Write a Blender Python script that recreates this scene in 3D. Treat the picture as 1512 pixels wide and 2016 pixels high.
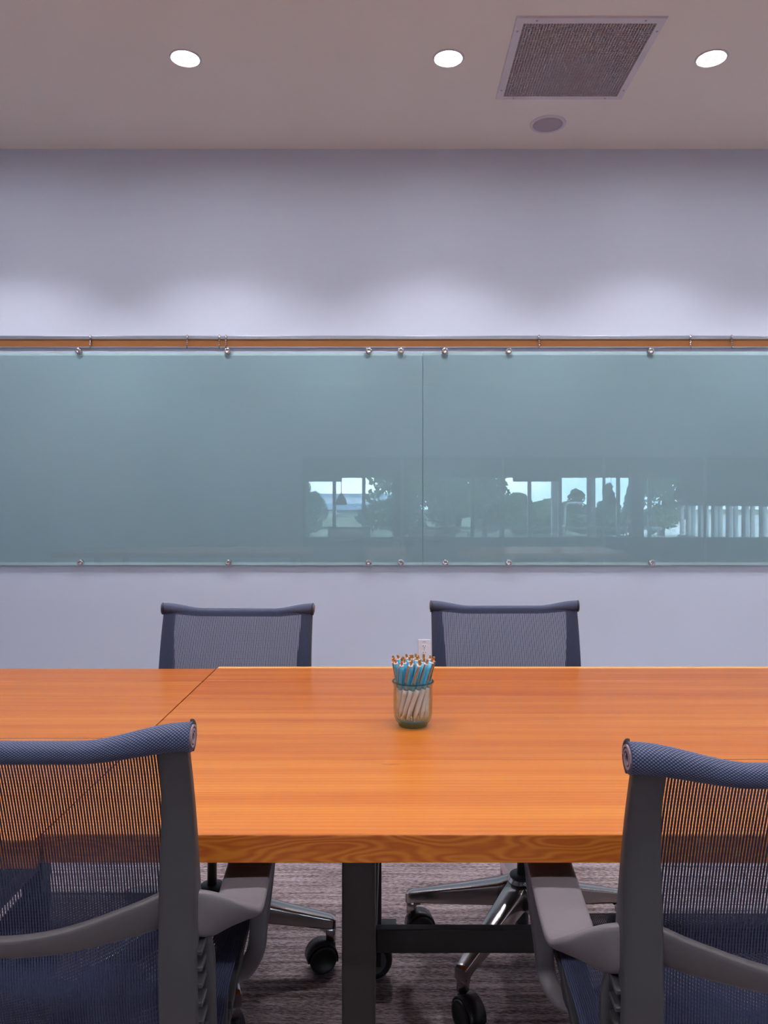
import bpy, bmesh, math, random
from mathutils import Vector, Matrix

for o in list(bpy.data.objects):
    bpy.data.objects.remove(o, do_unlink=True)
scene = bpy.context.scene
C = scene.collection
PI = math.pi
R = math.radians
rnd = random.Random(7)

# ------------------------------------------------------------------ camera
FPX = 1500.0
cam = bpy.data.cameras.new('camera')
camo = bpy.data.objects.new('camera', cam)
C.objects.link(camo)
camo.location = (0, 0, 1.18)
camo.rotation_euler = (PI / 2, 0, 0)
cam.sensor_fit = 'AUTO'
cam.sensor_width = 36.0
cam.lens = FPX / 2016 * 36
cam.shift_x = -14 / 2016
cam.shift_y = -18 / 2016
cam.clip_start = 0.05
cam.clip_end = 400
scene.camera = camo

# ------------------------------------------------------------------ sky, exposure
scene.view_settings.view_transform = 'Standard'
scene.view_settings.look = 'None'
scene.view_settings.gamma = 1.0
scene.view_settings.use_curve_mapping = False
scene.view_settings.exposure = 0.05
SKY = 20.0
world = bpy.data.worlds.new('overcast_sky')
scene.world = world
world.use_nodes = True
wt = world.node_tree
wt.nodes.clear()
wo = wt.nodes.new('ShaderNodeOutputWorld')
wb = wt.nodes.new('ShaderNodeBackground')
wc = wt.nodes.new('ShaderNodeTexCoord')
wn = wt.nodes.new('ShaderNodeTexNoise')
wm = wt.nodes.new('ShaderNodeMapping')
wr = wt.nodes.new('ShaderNodeValToRGB')
wm.inputs['Scale'].default_value = (2.2, 2.2, 7.0)
wn.inputs['Scale'].default_value = 1.6
wn.inputs['Detail'].default_value = 5
wr.color_ramp.elements[0].position = 0.38
wr.color_ramp.elements[0].color = (0.42, 0.66, 1.0, 1)
wr.color_ramp.elements[1].position = 0.62
wr.color_ramp.elements[1].color = (0.86, 0.93, 1.0, 1)
wt.links.new(wc.outputs['Generated'], wm.inputs['Vector'])
wt.links.new(wm.outputs[0], wn.inputs['Vector'])
wt.links.new(wn.outputs['Fac'], wr.inputs['Fac'])
wt.links.new(wr.outputs[0], wb.inputs['Color'])
wb.inputs['Strength'].default_value = SKY
wt.links.new(wb.outputs[0], wo.inputs[0])

# downlight lamp settings (the lamps themselves are built in downlight())
LAMP_COLOR = (0.96, 0.93, 1.0)
LAMP_POWER = 64.0
LAMP_ANGLE = 101
LAMP_BLEND = 0.55
WASH_TILT = 5          # the front row are wall washers

# ------------------------------------------------------------------ helpers
def lin(r, g, b):
    def f(c):
        c /= 255.0
        return c / 12.92 if c <= 0.04045 else ((c + 0.055) / 1.055) ** 2.4
    return (f(r), f(g), f(b), 1)

def new_mat(name):
    m = bpy.data.materials.new(name)
    m.use_nodes = True
    nt = m.node_tree
    return m, nt, nt.nodes['Principled BSDF']

def N(nt, kind, **kw):
    n = nt.nodes.new(kind)
    for k, v in kw.items():
        if k in n.inputs.keys():
            n.inputs[k].default_value = v
        else:
            setattr(n, k, v)
    return n

def simple(name, col, rough=0.5, metal=0.0, spec=0.5, vary=0.06, scale=40, bump=0.0, bscale=300):
    m, nt, p = new_mat(name)
    p.inputs['Roughness'].default_value = rough
    p.inputs['Metallic'].default_value = metal
    p.inputs['Specular IOR Level'].default_value = spec
    tc = N(nt, 'ShaderNodeTexCoord')
    nz = N(nt, 'ShaderNodeTexNoise', Scale=scale, Detail=3.0)
    nt.links.new(tc.outputs['Object'], nz.inputs['Vector'])
    mx = N(nt, 'ShaderNodeMix', data_type='RGBA')
    a = [c * (1 - vary) for c in col[:3]] + [1]
    b = [min(1, c * (1 + vary)) for c in col[:3]] + [1]
    mx.inputs[6].default_value = a
    mx.inputs[7].default_value = b
    nt.links.new(nz.outputs['Fac'], mx.inputs[0])
    nt.links.new(mx.outputs[2], p.inputs['Base Color'])
    if bump:
        n2 = N(nt, 'ShaderNodeTexNoise', Scale=bscale, Detail=2.0)
        nt.links.new(tc.outputs['Object'], n2.inputs['Vector'])
        bp = N(nt, 'ShaderNodeBump', Strength=bump, Distance=0.002)
        nt.links.new(n2.outputs['Fac'], bp.inputs['Height'])
        nt.links.new(bp.outputs[0], p.inputs['Normal'])
    return m

def emit(name, col, strength):
    m, nt, p = new_mat(name)
    p.inputs['Base Color'].default_value = (0.8, 0.8, 0.8, 1)
    p.inputs['Emission Color'].default_value = col
    p.inputs['Emission Strength'].default_value = strength
    return m

def fresnel(nt, ior):
    # the Fresnel node turns the index round on back faces; turn it back, the sheet is thin
    ge = N(nt, 'ShaderNodeNewGeometry')
    mx = N(nt, 'ShaderNodeMix', data_type='FLOAT')
    mx.inputs[2].default_value = ior
    mx.inputs[3].default_value = 1.0 / ior
    nt.links.new(ge.outputs['Backfacing'], mx.inputs[0])
    fr = N(nt, 'ShaderNodeFresnel')
    nt.links.new(mx.outputs[0], fr.inputs['IOR'])
    return fr

def thin_glass(name, tint, ior=1.5, rough=0.0):
    m, nt, p = new_mat(name)
    nt.nodes.remove(p)
    out = nt.nodes['Material Output']
    tr = N(nt, 'ShaderNodeBsdfTransparent', Color=tint)
    gl = N(nt, 'ShaderNodeBsdfGlossy', Roughness=rough)
    fr = fresnel(nt, ior)
    mx = N(nt, 'ShaderNodeMixShader')
    nt.links.new(fr.outputs[0], mx.inputs[0])
    nt.links.new(tr.outputs[0], mx.inputs[1])
    nt.links.new(gl.outputs[0], mx.inputs[2])
    nt.links.new(mx.outputs[0], out.inputs[0])
    return m

def bm_box(bm, x0, x1, y0, y1, z0, z1, mi=0):
    vs = [bm.verts.new((x, y, z)) for z in (z0, z1) for y in (y0, y1) for x in (x0, x1)]
    fs = []
    for q in ((0, 2, 3, 1), (4, 5, 7, 6), (0, 1, 5, 4), (2, 6, 7, 3), (0, 4, 6, 2), (1, 3, 7, 5)):
        f = bm.faces.new([vs[i] for i in q])
        f.material_index = mi
        fs.append(f)
    return fs

def bevel(bm, w, seg=2):
    bmesh.ops.bevel(bm, geom=list(bm.edges), offset=w, segments=seg, affect='EDGES', profile=0.5, clamp_overlap=True)

def loft(bm, rings, cap=True, uv=False, smooth=True):
    """rings: list of lists of points, all the same length, closed sections."""
    vr = [[bm.verts.new(p) for p in r] for r in rings]
    n = len(rings[0])
    layer = bm.loops.layers.uv.verify() if uv else None
    us, acc = [0.0], 0.0
    for i in range(1, len(rings)):
        c0 = sum((Vector(p) for p in rings[i - 1]), Vector()) / n
        c1 = sum((Vector(p) for p in rings[i]), Vector()) / n
        acc += (c1 - c0).length
        us.append(acc)
    per = sum((Vector(rings[0][k]) - Vector(rings[0][(k + 1) % n])).length for k in range(n))
    for i in range(len(vr) - 1):
        for k in range(n):
            k2 = (k + 1) % n
            f = bm.faces.new((vr[i][k], vr[i][k2], vr[i + 1][k2], vr[i + 1][k]))
            f.smooth = smooth
            if uv:
                for l, (u, v) in zip(f.loops, ((us[i], k), (us[i], k + 1), (us[i + 1], k + 1), (us[i + 1], k))):
                    l[layer].uv = (u, v * per / n)
    if cap:
        bm.faces.new(list(reversed(vr[0])))
        bm.faces.new(vr[-1])
    return vr

def section(n=12, e=0.45):
    out = []
    for k in range(n):
        t = 2 * PI * (k + 0.5) / n
        c, s = math.cos(t), math.sin(t)
        out.append((math.copysign(abs(c) ** e, c), math.copysign(abs(s) ** e, s)))
    return out

def sweep(bm, frames, n=12, e=0.45, uv=False, cap=True):
    """frames: (centre, half-width vector, half-thickness vector)"""
    sec = section(n, e)
    loft(bm, [[Vector(c) + Vector(a) * u + Vector(b) * v for u, v in sec] for c, a, b in frames], cap, uv)

def lathe(bm, prof, seg=24, c=(0, 0, 0), smooth=True):
    """prof: list of (r, z); closed where r == 0"""
    rings = []
    for r, z in prof:
        if r <= 1e-9:
            rings.append([bm.verts.new((c[0], c[1], c[2] + z))])
        else:
            rings.append([bm.verts.new((c[0] + r * math.cos(2 * PI * k / seg), c[1] + r * math.sin(2 * PI * k / seg), c[2] + z)) for k in range(seg)])
    for a, b in zip(rings, rings[1:]):
        for k in range(seg):
            k2 = (k + 1) % seg
            if len(a) == 1 and len(b) == 1:
                continue
            if len(a) == 1:
                f = bm.faces.new((a[0], b[k2], b[k]))
            elif len(b) == 1:
                f = bm.faces.new((a[k], a[k2], b[0]))
            else:
                f = bm.faces.new((a[k], a[k2], b[k2], b[k]))
            f.smooth = smooth

def tube(bm, pts, r, n=8):
    pts = [Vector(p) for p in pts]
    rings = []
    for i, p in enumerate(pts):
        t = (pts[min(i + 1, len(pts) - 1)] - pts[max(i - 1, 0)]).normalized()
        u = t.orthogonal().normalized() if abs(t.z) > 0.9 else t.cross(Vector((0, 0, 1))).normalized()
        v = t.cross(u)
        rr = r[i] if isinstance(r, (list, tuple)) else r
        rings.append([p + u * rr * math.cos(2 * PI * k / n) + v * rr * math.sin(2 * PI * k / n) for k in range(n)])
    loft(bm, rings)

def cr(pts, per):
    """Catmull-Rom through tuples of any dimension"""
    P = [pts[0]] + list(pts) + [pts[-1]]
    out = []
    for i in range(1, len(P) - 2):
        for k in range(per):
            t = k / per
            out.append(tuple(0.5 * (2 * b + (c - a) * t + (2 * a - 5 * b + 4 * c - d) * t * t + (3 * b - a - 3 * c + d) * t ** 3)
                             for a, b, c, d in zip(P[i - 1], P[i], P[i + 1], P[i + 2])))
    out.append(tuple(pts[-1]))
    return out

def mesh_of(name, bm, mats, recalc=True):
    if recalc:
        bmesh.ops.recalc_face_normals(bm, faces=bm.faces)
    me = bpy.data.meshes.new(name)
    bm.to_mesh(me)
    bm.free()
    for m in (mats if isinstance(mats, (list, tuple)) else [mats]):
        me.materials.append(m)
    return me

def link(name, me, parent=None, loc=None, rot=None):
    o = bpy.data.objects.new(name, me)
    C.objects.link(o)
    if parent is not None:
        o.parent = parent
    if loc is not None:
        o.location = loc
    if rot is not None:
        o.rotation_euler = rot
    return o

def obj(name, bm, mats, parent=None, loc=None, rot=None, recalc=True):
    return link(name, mesh_of(name, bm, mats, recalc), parent, loc, rot)

def box(name, x0, x1, y0, y1, z0, z1, mat, parent=None, bev=0.0, loc=None, rot=None):
    bm = bmesh.new()
    bm_box(bm, x0, x1, y0, y1, z0, z1)
    if bev:
        bevel(bm, bev)
    return obj(name, bm, mat, parent, loc, rot)

def tag(o, label, cat, group=None):
    o['label'] = label
    o['category'] = cat
    if group:
        o['group'] = group
    return o

def thing(name, label, cat, loc=(0, 0, 0), rotz=0.0, group=None):
    o = bpy.data.objects.new(name, None)
    C.objects.link(o)
    o.empty_display_size = 0.1
    o.location = loc
    o.rotation_euler = (0, 0, rotz)
    return tag(o, label, cat, group)

def struct(o, label=None):
    o['kind'] = 'structure'
    if label:
        o['label'] = label
    return o

# ------------------------------------------------------------------ materials
M = {}
M['wall'] = simple('wall_paint', lin(209, 217, 233), 0.75, vary=0.012, scale=3, bump=0.12, bscale=260, spec=0.25)
M['ceiling'] = simple('ceiling_paint', lin(238, 231, 222), 0.85, vary=0.012, scale=3, bump=0.1, bscale=260, spec=0.2)
M['white'] = simple('white_enamel', lin(214, 208, 214), 0.45, vary=0.02)
M['vent_grid'] = simple('grey_egg_crate', lin(186, 178, 182), 0.5, vary=0.04)
M['dark'] = simple('dark_void', lin(34, 31, 31), 0.9, vary=0.1)
M['plenum'] = simple('plenum_grey', lin(124, 116, 117), 0.9, vary=0.15, scale=6)
M['speaker'] = simple('speaker_cloth', lin(176, 166, 176), 0.8, vary=0.04, bump=0.3, bscale=900)
M['alu'] = simple('brushed_aluminium', lin(176, 180, 190), 0.35, metal=0.9, vary=0.04)
M['cork'] = simple('cork', lin(152, 98, 52), 0.85, vary=0.22, scale=420, bump=0.3, bscale=500)
M['steel'] = simple('polished_steel', lin(214, 210, 210), 0.2, metal=1.0, vary=0.05)
M['base_metal'] = simple('polished_aluminium_base', lin(196, 192, 190), 0.2, metal=1.0, vary=0.04, scale=12)
M['black_steel'] = simple('black_powder_coat', lin(30, 27, 26), 0.42, vary=0.1, bump=0.1, bscale=700)
M['black_plastic'] = simple('black_plastic', lin(24, 24, 26), 0.38, vary=0.1)
M['grey_plastic'] = simple('grey_rubber', lin(92, 92, 92), 0.5, vary=0.08)
M['rail'] = simple('graphite_plastic', lin(62, 62, 65), 0.5, vary=0.04, bump=0.12, bscale=900)
M['arm'] = simple('grey_arm_plastic', lin(108, 103, 106), 0.42, vary=0.04, bump=0.1, bscale=900)
M['brace'] = simple('grey_brace_plastic', lin(84, 80, 82), 0.45, vary=0.04, bump=0.1, bscale=900)
M['column'] = simple('gas_column_metal', lin(104, 92, 86), 0.3, metal=0.8, vary=0.05)
M['roll_end'] = simple('rolled_cloth_end', lin(150, 128, 134), 0.8, vary=0.2, scale=300)
M['thread'] = simple('blue_grey_thread', lin(62, 70, 97), 0.7, vary=0.12, scale=200, spec=0.3)
M['weft'] = simple('grey_weft_thread', lin(62, 70, 96), 0.6, vary=0.1, scale=200, spec=0.3)
M['baseboard'] = simple('baseboard_rubber', lin(70, 66, 68), 0.6)
M['outlet'] = simple('outlet_plastic', lin(232, 224, 226), 0.35, vary=0.01)
M['slot'] = simple('outlet_slot', lin(30, 26, 26), 0.7)
M['outlet_tape'] = simple('outlet_label_tape', lin(150, 144, 148), 0.6)
M['gold'] = simple('gold_metal', lin(214, 150, 84), 0.22, metal=1.0, vary=0.06)
M['pen_blue'] = simple('pen_blue_plastic', lin(84, 178, 214), 0.32, vary=0.04)
M['pen_white'] = simple('pen_white_plastic', lin(226, 222, 224), 0.4, vary=0.03)
M['dark_interior'] = simple('lounge_dark_paint', lin(112, 110, 112), 0.8, vary=0.04, scale=2)
M['lounge_floor'] = simple('lounge_floor_carpet', lin(84, 80, 78), 0.9, vary=0.2, scale=30)
M['mullion'] = simple('window_mullion', lin(196, 200, 206), 0.5)
M['pendant'] = simple('pendant_metal', lin(70, 72, 74), 0.5)
M['leaf'] = simple('tree_leaves', lin(88, 116, 86), 0.7, vary=0.4, scale=1.2)
M['pine'] = simple('pine_leaves', lin(62, 88, 72), 0.7, vary=0.4, scale=1.2)
M['bark'] = simple('bark', lin(84, 72, 62), 0.9, vary=0.2)
M['lawn'] = simple('lawn', lin(92, 104, 84), 0.9, vary=0.25, scale=2)
M['pavement'] = simple('pale_pavement', lin(206, 208, 206), 0.85, vary=0.05, scale=0.5)
M['building'] = simple('building_white', lin(222, 226, 232), 0.7, vary=0.03)
M['building_roof'] = simple('building_blue_roof', lin(150, 176, 206), 0.6, vary=0.03)
M['pole'] = simple('lamp_post_paint', lin(214, 216, 220), 0.5)
M['lens'] = emit('downlight_lens', (0.93, 0.93, 1.0, 1), 175)
M['bulb'] = emit('downlight_bulb', (0.84, 0.82, 1.0, 1), 0.95)
M['pane'] = thin_glass('window_glass', (0.94, 0.97, 0.97, 1))
M['board_glass'] = thin_glass('board_glass', (0.90, 0.96, 0.95, 1), ior=1.5)

def frosting():
    m = simple('board_frosting', lin(200, 214, 226), 0.8, vary=0.01, scale=2, spec=0.1)
    nt = m.node_tree
    tl = N(nt, 'ShaderNodeBsdfTranslucent', Color=(0.72, 0.80, 0.82, 1))
    mx = N(nt, 'ShaderNodeMixShader')
    mx.inputs[0].default_value = 0.25
    nt.links.new(nt.nodes['Principled BSDF'].outputs[0], mx.inputs[1])
    nt.links.new(tl.outputs[0], mx.inputs[2])
    nt.links.new(mx.outputs[0], nt.nodes['Material Output'].inputs[0])
    return m
M['frost'] = frosting()
M['margin'] = simple('board_clear_margin', lin(226, 236, 244), 0.7, vary=0.01)
# jar glass, greener in its thick foot
def jar_glass():
    m, nt, p = new_mat('jar_glass')
    nt.nodes.remove(p)
    out = nt.nodes['Material Output']
    tc = N(nt, 'ShaderNodeTexCoord')
    sp = N(nt, 'ShaderNodeSeparateXYZ')
    nt.links.new(tc.outputs['Object'], sp.inputs[0])
    ramp = N(nt, 'ShaderNodeValToRGB')
    ramp.color_ramp.elements[0].position = 0.05
    ramp.color_ramp.elements[0].color = (0.62, 0.84, 0.74, 1)
    ramp.color_ramp.elements[1].position = 0.13
    ramp.color_ramp.elements[1].color = (0.955, 0.985, 0.975, 1)
    ml = N(nt, 'ShaderNodeMath', operation='MULTIPLY')
    ml.inputs[1].default_value = 10.0
    nt.links.new(sp.outputs['Z'], ml.inputs[0])
    nt.links.new(ml.outputs[0], ramp.inputs['Fac'])
    tr = N(nt, 'ShaderNodeBsdfTransparent')
    lw = N(nt, 'ShaderNodeLayerWeight', Blend=0.35)      # a longer way through the glass near the outline
    pw = N(nt, 'ShaderNodeMath', operation='POWER')
    pw.inputs[1].default_value = 2.2
    nt.links.new(lw.outputs['Facing'], pw.inputs[0])
    dk = N(nt, 'ShaderNodeMix', data_type='RGBA')
    dk.inputs[7].default_value = (0.30, 0.42, 0.38, 1)
    nt.links.new(pw.outputs[0], dk.inputs[0])
    nt.links.new(ramp.outputs[0], dk.inputs[6])
    nt.links.new(dk.outputs[2], tr.inputs['Color'])
    gl = N(nt, 'ShaderNodeBsdfGlossy', Roughness=0.03)
    gl.inputs['Color'].default_value = (0.85, 0.95, 0.93, 1)
    fr = fresnel(nt, 1.5)
    mx = N(nt, 'ShaderNodeMixShader')
    nt.links.new(fr.outputs[0], mx.inputs[0])
    nt.links.new(tr.outputs[0], mx.inputs[1])
    nt.links.new(gl.outputs[0], mx.inputs[2])
    nt.links.new(mx.outputs[0], out.inputs[0])
    return m
M['jar'] = jar_glass()

def wood(name, edge):
    m, nt, p = new_mat(name)
    p.inputs['Roughness'].default_value = 0.27
    p.inputs['Specular IOR Level'].default_value = 0.32
    p.inputs['Coat Weight'].default_value = 0.12
    p.inputs['Coat Roughness'].default_value = 0.12
    tc = N(nt, 'ShaderNodeTexCoord')
    oi = N(nt, 'ShaderNodeObjectInfo')
    off = N(nt, 'ShaderNodeVectorMath', operation='SCALE')
    cmb = N(nt, 'ShaderNodeCombineXYZ')
    for i in range(3):
        nt.links.new(oi.outputs['Random'], cmb.inputs[i])
    nt.links.new(cmb.outputs[0], off.inputs[0])
    off.inputs['Scale'].default_value = 7.3
    add = N(nt, 'ShaderNodeVectorMath', operation='ADD')
    nt.links.new(tc.outputs['Object'], add.inputs[0])
    nt.links.new(off.outputs[0], add.inputs[1])
    sp = N(nt, 'ShaderNodeSeparateXYZ')
    nt.links.new(add.outputs[0], sp.inputs[0])
    mp = N(nt, 'ShaderNodeMapping')
    nt.links.new(add.outputs[0], mp.inputs['Vector'])
    nz = N(nt, 'ShaderNodeTexNoise', Detail=1.5, Roughness=0.4)
    nt.links.new(mp.outputs[0], nz.inputs['Vector'])
    ring = N(nt, 'ShaderNodeMath', operation='MULTIPLY_ADD')
    wav = N(nt, 'ShaderNodeMath', operation='SINE')
    if edge:
        mp.inputs['Scale'].default_value = (7, 3, 34)
        nz.inputs['Scale'].default_value = 1.0
        ring.inputs[1].default_value = 75.0
        ring.inputs[2].default_value = 0.0
        nt.links.new(nz.outputs['Fac'], ring.inputs[0])
    else:
        mp.inputs['Scale'].default_value = (0.7, 9, 4)
        nz.inputs['Scale'].default_value = 1.0
        ym = N(nt, 'ShaderNodeMath', operation='MULTIPLY')
        ym.inputs[1].default_value = 620.0
        nt.links.new(sp.outputs['Y'], ym.inputs[0])
        ring.inputs[1].default_value = 26.0
        nt.links.new(nz.outputs['Fac'], ring.inputs[0])
        nt.links.new(ym.outputs[0], ring.inputs[2])
    nt.links.new(ring.outputs[0], wav.inputs[0])
    # broad colour drift, stretched along the board
    mp2 = N(nt, 'ShaderNodeMapping')
    mp2.inputs['Scale'].default_value = (0.8, 22, 10)
    nt.links.new(add.outputs[0], mp2.inputs['Vector'])
    nz2 = N(nt, 'ShaderNodeTexNoise', Scale=1.0, Detail=4.0, Roughness=0.6)
    nt.links.new(mp2.outputs[0], nz2.inputs['Vector'])
    # fine pores
    mp3 = N(nt, 'ShaderNodeMapping')
    mp3.inputs['Scale'].default_value = (9, 520, 240)
    nt.links.new(add.outputs[0], mp3.inputs['Vector'])
    nz3 = N(nt, 'ShaderNodeTexNoise', Scale=1.0, Detail=2.0)
    nt.links.new(mp3.outputs[0], nz3.inputs['Vector'])
    rmp = N(nt, 'ShaderNodeValToRGB')
    el = rmp.color_ramp.elements
    el[0].position, el[0].color = 0.1, lin(162, 77, 28)
    el[1].position, el[1].color = 0.9, lin(205, 128, 44)
    e2 = el.new(0.5)
    e2.color = lin(188, 105, 34)
    e3 = el.new(1.0)
    e3.color = lin(228, 164, 88)
    s1 = N(nt, 'ShaderNodeMath', operation='MULTIPLY_ADD')
    s1.inputs[1].default_value = 0.07 if not edge else 0.2
    s1.inputs[2].default_value = 0.1
    nt.links.new(wav.outputs[0], s1.inputs[0])
    s2 = N(nt, 'ShaderNodeMath', operation='MULTIPLY_ADD')
    s2.inputs[1].default_value = 0.95 if not edge else 0.7
    nt.links.new(nz2.outputs['Fac'], s2.inputs[0])
    nt.links.new(s1.outputs[0], s2.inputs[2])
    s3 = N(nt, 'ShaderNodeMath', operation='MULTIPLY_ADD')
    s3.inputs[1].default_value = 0.28
    nt.links.new(nz3.outputs['Fac'], s3.inputs[0])
    nt.links.new(s2.outputs[0], s3.inputs[2])
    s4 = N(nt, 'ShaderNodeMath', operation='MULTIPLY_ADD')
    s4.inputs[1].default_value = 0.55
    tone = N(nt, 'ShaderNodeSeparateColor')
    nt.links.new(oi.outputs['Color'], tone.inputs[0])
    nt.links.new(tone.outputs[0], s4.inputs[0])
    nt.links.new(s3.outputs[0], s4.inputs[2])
    s5 = N(nt, 'ShaderNodeMath', operation='SUBTRACT')
    s5.inputs[1].default_value = 0.45 if not edge else 0.5
    nt.links.new(s4.outputs[0], s5.inputs[0])
    nt.links.new(s5.outputs[0], rmp.inputs['Fac'])
    nt.links.new(rmp.outputs[0], p.inputs['Base Color'])
    bp = N(nt, 'ShaderNodeBump', Strength=0.06, Distance=0.001)
    nt.links.new(nz3.outputs['Fac'], bp.inputs['Height'])
    nt.links.new(bp.outputs[0], p.inputs['Normal'])
    return m
M['wood'] = wood('fir_board', False)
M['wood_edge'] = wood('fir_board_edge', True)

def carpet():
    m, nt, p = new_mat('striated_carpet')
    p.inputs['Roughness'].default_value = 0.95
    p.inputs['Specular IOR Level'].default_value = 0.1
    tc = N(nt, 'ShaderNodeTexCoord')
    mp = N(nt, 'ShaderNodeMapping')
    mp.inputs['Scale'].default_value = (2.5, 70, 1)
    nt.links.new(tc.outputs['Object'], mp.inputs['Vector'])
    n1 = N(nt, 'ShaderNodeTexNoise', Scale=1.0, Detail=3.0, Roughness=0.65)
    nt.links.new(mp.outputs[0], n1.inputs['Vector'])
    mp2 = N(nt, 'ShaderNodeMapping')
    mp2.inputs['Scale'].default_value = (70, 210, 1)
    mp2.inputs['Rotation'].default_value = (0, 0, R(14))
    nt.links.new(tc.outputs['Object'], mp2.inputs['Vector'])
    n2 = N(nt, 'ShaderNodeTexNoise', Scale=1.0, Detail=2.0)
    nt.links.new(mp2.outputs[0], n2.inputs['Vector'])
    ad = N(nt, 'ShaderNodeMath', operation='MULTIPLY_ADD')
    ad.inputs[1].default_value = 0.9
    nt.links.new(n2.outputs['Fac'], ad.inputs[0])
    nt.links.new(n1.outputs['Fac'], ad.inputs[2])
    rp = N(nt, 'ShaderNodeValToRGB')
    rp.color_ramp.elements[0].position = 0.62
    rp.color_ramp.elements[0].color = lin(98, 86, 84)
    rp.color_ramp.elements[1].position = 1.28
    rp.color_ramp.elements[1].color = lin(178, 162, 164)
    md = N(nt, 'ShaderNodeMath', operation='MULTIPLY_ADD')
    md.inputs[1].default_value = 2.1
    md.inputs[2].default_value = -1.46
    nt.links.new(ad.outputs[0], md.inputs[0])
    rp.color_ramp.elements[0].position = 0.15
    rp.color_ramp.elements[1].position = 0.95
    nt.links.new(md.outputs[0], rp.inputs['Fac'])
    nt.links.new(rp.outputs[0], p.inputs['Base Color'])
    bp = N(nt, 'ShaderNodeBump', Strength=1.0, Distance=0.007)
    nt.links.new(n2.outputs['Fac'], bp.inputs['Height'])
    nt.links.new(bp.outputs[0], p.inputs['Normal'])
    return m
M['carpet'] = carpet()

def weave():
    m, nt, p = new_mat('blue_weave')
    p.inputs['Roughness'].default_value = 0.62
    p.inputs['Specular IOR Level'].default_value = 0.35
    uv = N(nt, 'ShaderNodeUVMap')
    sp = N(nt, 'ShaderNodeSeparateXYZ')
    nt.links.new(uv.outputs[0], sp.inputs[0])
    ws = []
    for ax, f in (('X', 2 * PI / 0.0042), ('Y', 2 * PI / 0.0034)):
        ml = N(nt, 'ShaderNodeMath', operation='MULTIPLY')
        ml.inputs[1].default_value = f
        nt.links.new(sp.outputs[ax], ml.inputs[0])
        sn = N(nt, 'ShaderNodeMath', operation='SINE')
        nt.links.new(ml.outputs[0], sn.inputs[0])
        ws.append(sn)
    pr = N(nt, 'ShaderNodeMath', operation='MULTIPLY')
    nt.links.new(ws[0].outputs[0], pr.inputs[0])
    nt.links.new(ws[1].outputs[0], pr.inputs[1])
    mr = N(nt, 'ShaderNodeMath', operation='MULTIPLY_ADD')
    mr.inputs[1].default_value = 0.5
    mr.inputs[2].default_value = 0.5
    nt.links.new(pr.outputs[0], mr.inputs[0])
    rp = N(nt, 'ShaderNodeValToRGB')
    rp.color_ramp.elements[0].position = 0.4
    rp.color_ramp.elements[0].color = lin(36, 44, 70)
    rp.color_ramp.elements[1].position = 0.85
    rp.color_ramp.elements[1].color = lin(112, 121, 150)
    nt.links.new(mr.outputs[0], rp.inputs['Fac'])
    nt.links.new(rp.outputs[0], p.inputs['Base Color'])
    bp = N(nt, 'ShaderNodeBump', Strength=0.5, Distance=0.0008)
    nt.links.new(mr.outputs[0], bp.inputs['Height'])
    nt.links.new(bp.outputs[0], p.inputs['Normal'])
    return m
M['weave'] = weave()

# ------------------------------------------------------------------ the room
WY, CZ = 4.35, 3.20          # front wall plane, ceiling height
XL, XR, YB = -3.3, 7.2, -4.5
struct(box('floor', XL - 0.2, XR + 0.2, YB, WY + 0.2, -0.12, 0, M['carpet']), 'striated grey brown carpet floor')
struct(box('ceiling', XL - 0.2, XR + 0.2, YB - 0.1, WY + 0.2, CZ, CZ + 0.25, M['ceiling']), 'warm off-white painted ceiling')
struct(box('wall_front', XL - 0.2, XR + 0.2, WY, WY + 0.2, 0, CZ, M['wall']), 'pale wall behind the glass boards')
struct(box('wall_left', XL - 0.2, XL, YB, WY, 0, CZ, M['wall']))
struct(box('wall_right', XR, XR + 0.2, YB, WY, 0, CZ, M['wall']))
struct(box('baseboard_front', XL, XR, WY - 0.012, WY, 0, 0.1, M['baseboard'], bev=0.003))
# rear wall: solid on the left, header over a glazed opening
bm = bmesh.new()
bm_box(bm, XL, -1.58, YB - 0.1, YB, 0, CZ)
bm_box(bm, -1.58, XR, YB - 0.1, YB, 2.0, CZ)
struct(obj('wall_rear', bm, M['wall']))
bm = bmesh.new()
for x in (-1.58, 0.17, 1.92, 3.67, 5.42, 7.16):
    bm_box(bm, x, x + 0.04, YB - 0.07, YB - 0.03, 0, 2.0)
bm_box(bm, -1.58, XR, YB - 0.07, YB - 0.03, 1.97, 2.0)
bm_box(bm, -1.58, XR, YB - 0.07, YB - 0.03, 0, 0.05)
w1 = struct(obj('window_1', bm, M['mullion']), 'thin framed glazed partition at the rear of the room')
for x in (-1.54, 0.21, 1.96, 3.71, 5.46):
    box('pane', x, x + 1.70, YB - 0.055, YB - 0.045, 0.05, 1.97, M['pane'], w1)

# ------------------------------------------------------------------ lounge and outdoors, seen in the boards
LB = -14.0
struct(box('floor_lounge', -4.3, 8.7, LB - 0.2, YB, -0.12, -0.001, M['lounge_floor']))
struct(box('ceiling_lounge', -4.3, 8.7, LB - 0.2, YB - 0.1, CZ, CZ + 0.25, M['dark_interior']))
struct(box('wall_lounge_left', -4.3, -4.1, LB, YB - 0.1, 0, CZ, M['dark_interior']))
struct(box('wall_lounge_near', XR, 8.5, YB - 0.1, YB, 0, CZ, M['dark_interior']))
struct(box('wall_lounge_near_left', -4.3, XL, YB - 0.1, YB, 0, CZ, M['dark_interior']))
bm = bmesh.new()
bm_box(bm, -4.3, 8.7, LB - 0.2, LB, 1.93, CZ)
bm_box(bm, -4.3, -2.55, LB - 0.2, LB, 0, 1.93)
struct(obj('wall_lounge_rear', bm, M['dark_interior']))
bm = bmesh.new()
bm_box(bm, 8.5, 8.7, LB, YB, 1.10, CZ)
bm_box(bm, 8.5, 8.7, LB, YB, 0, 0.2)
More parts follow.
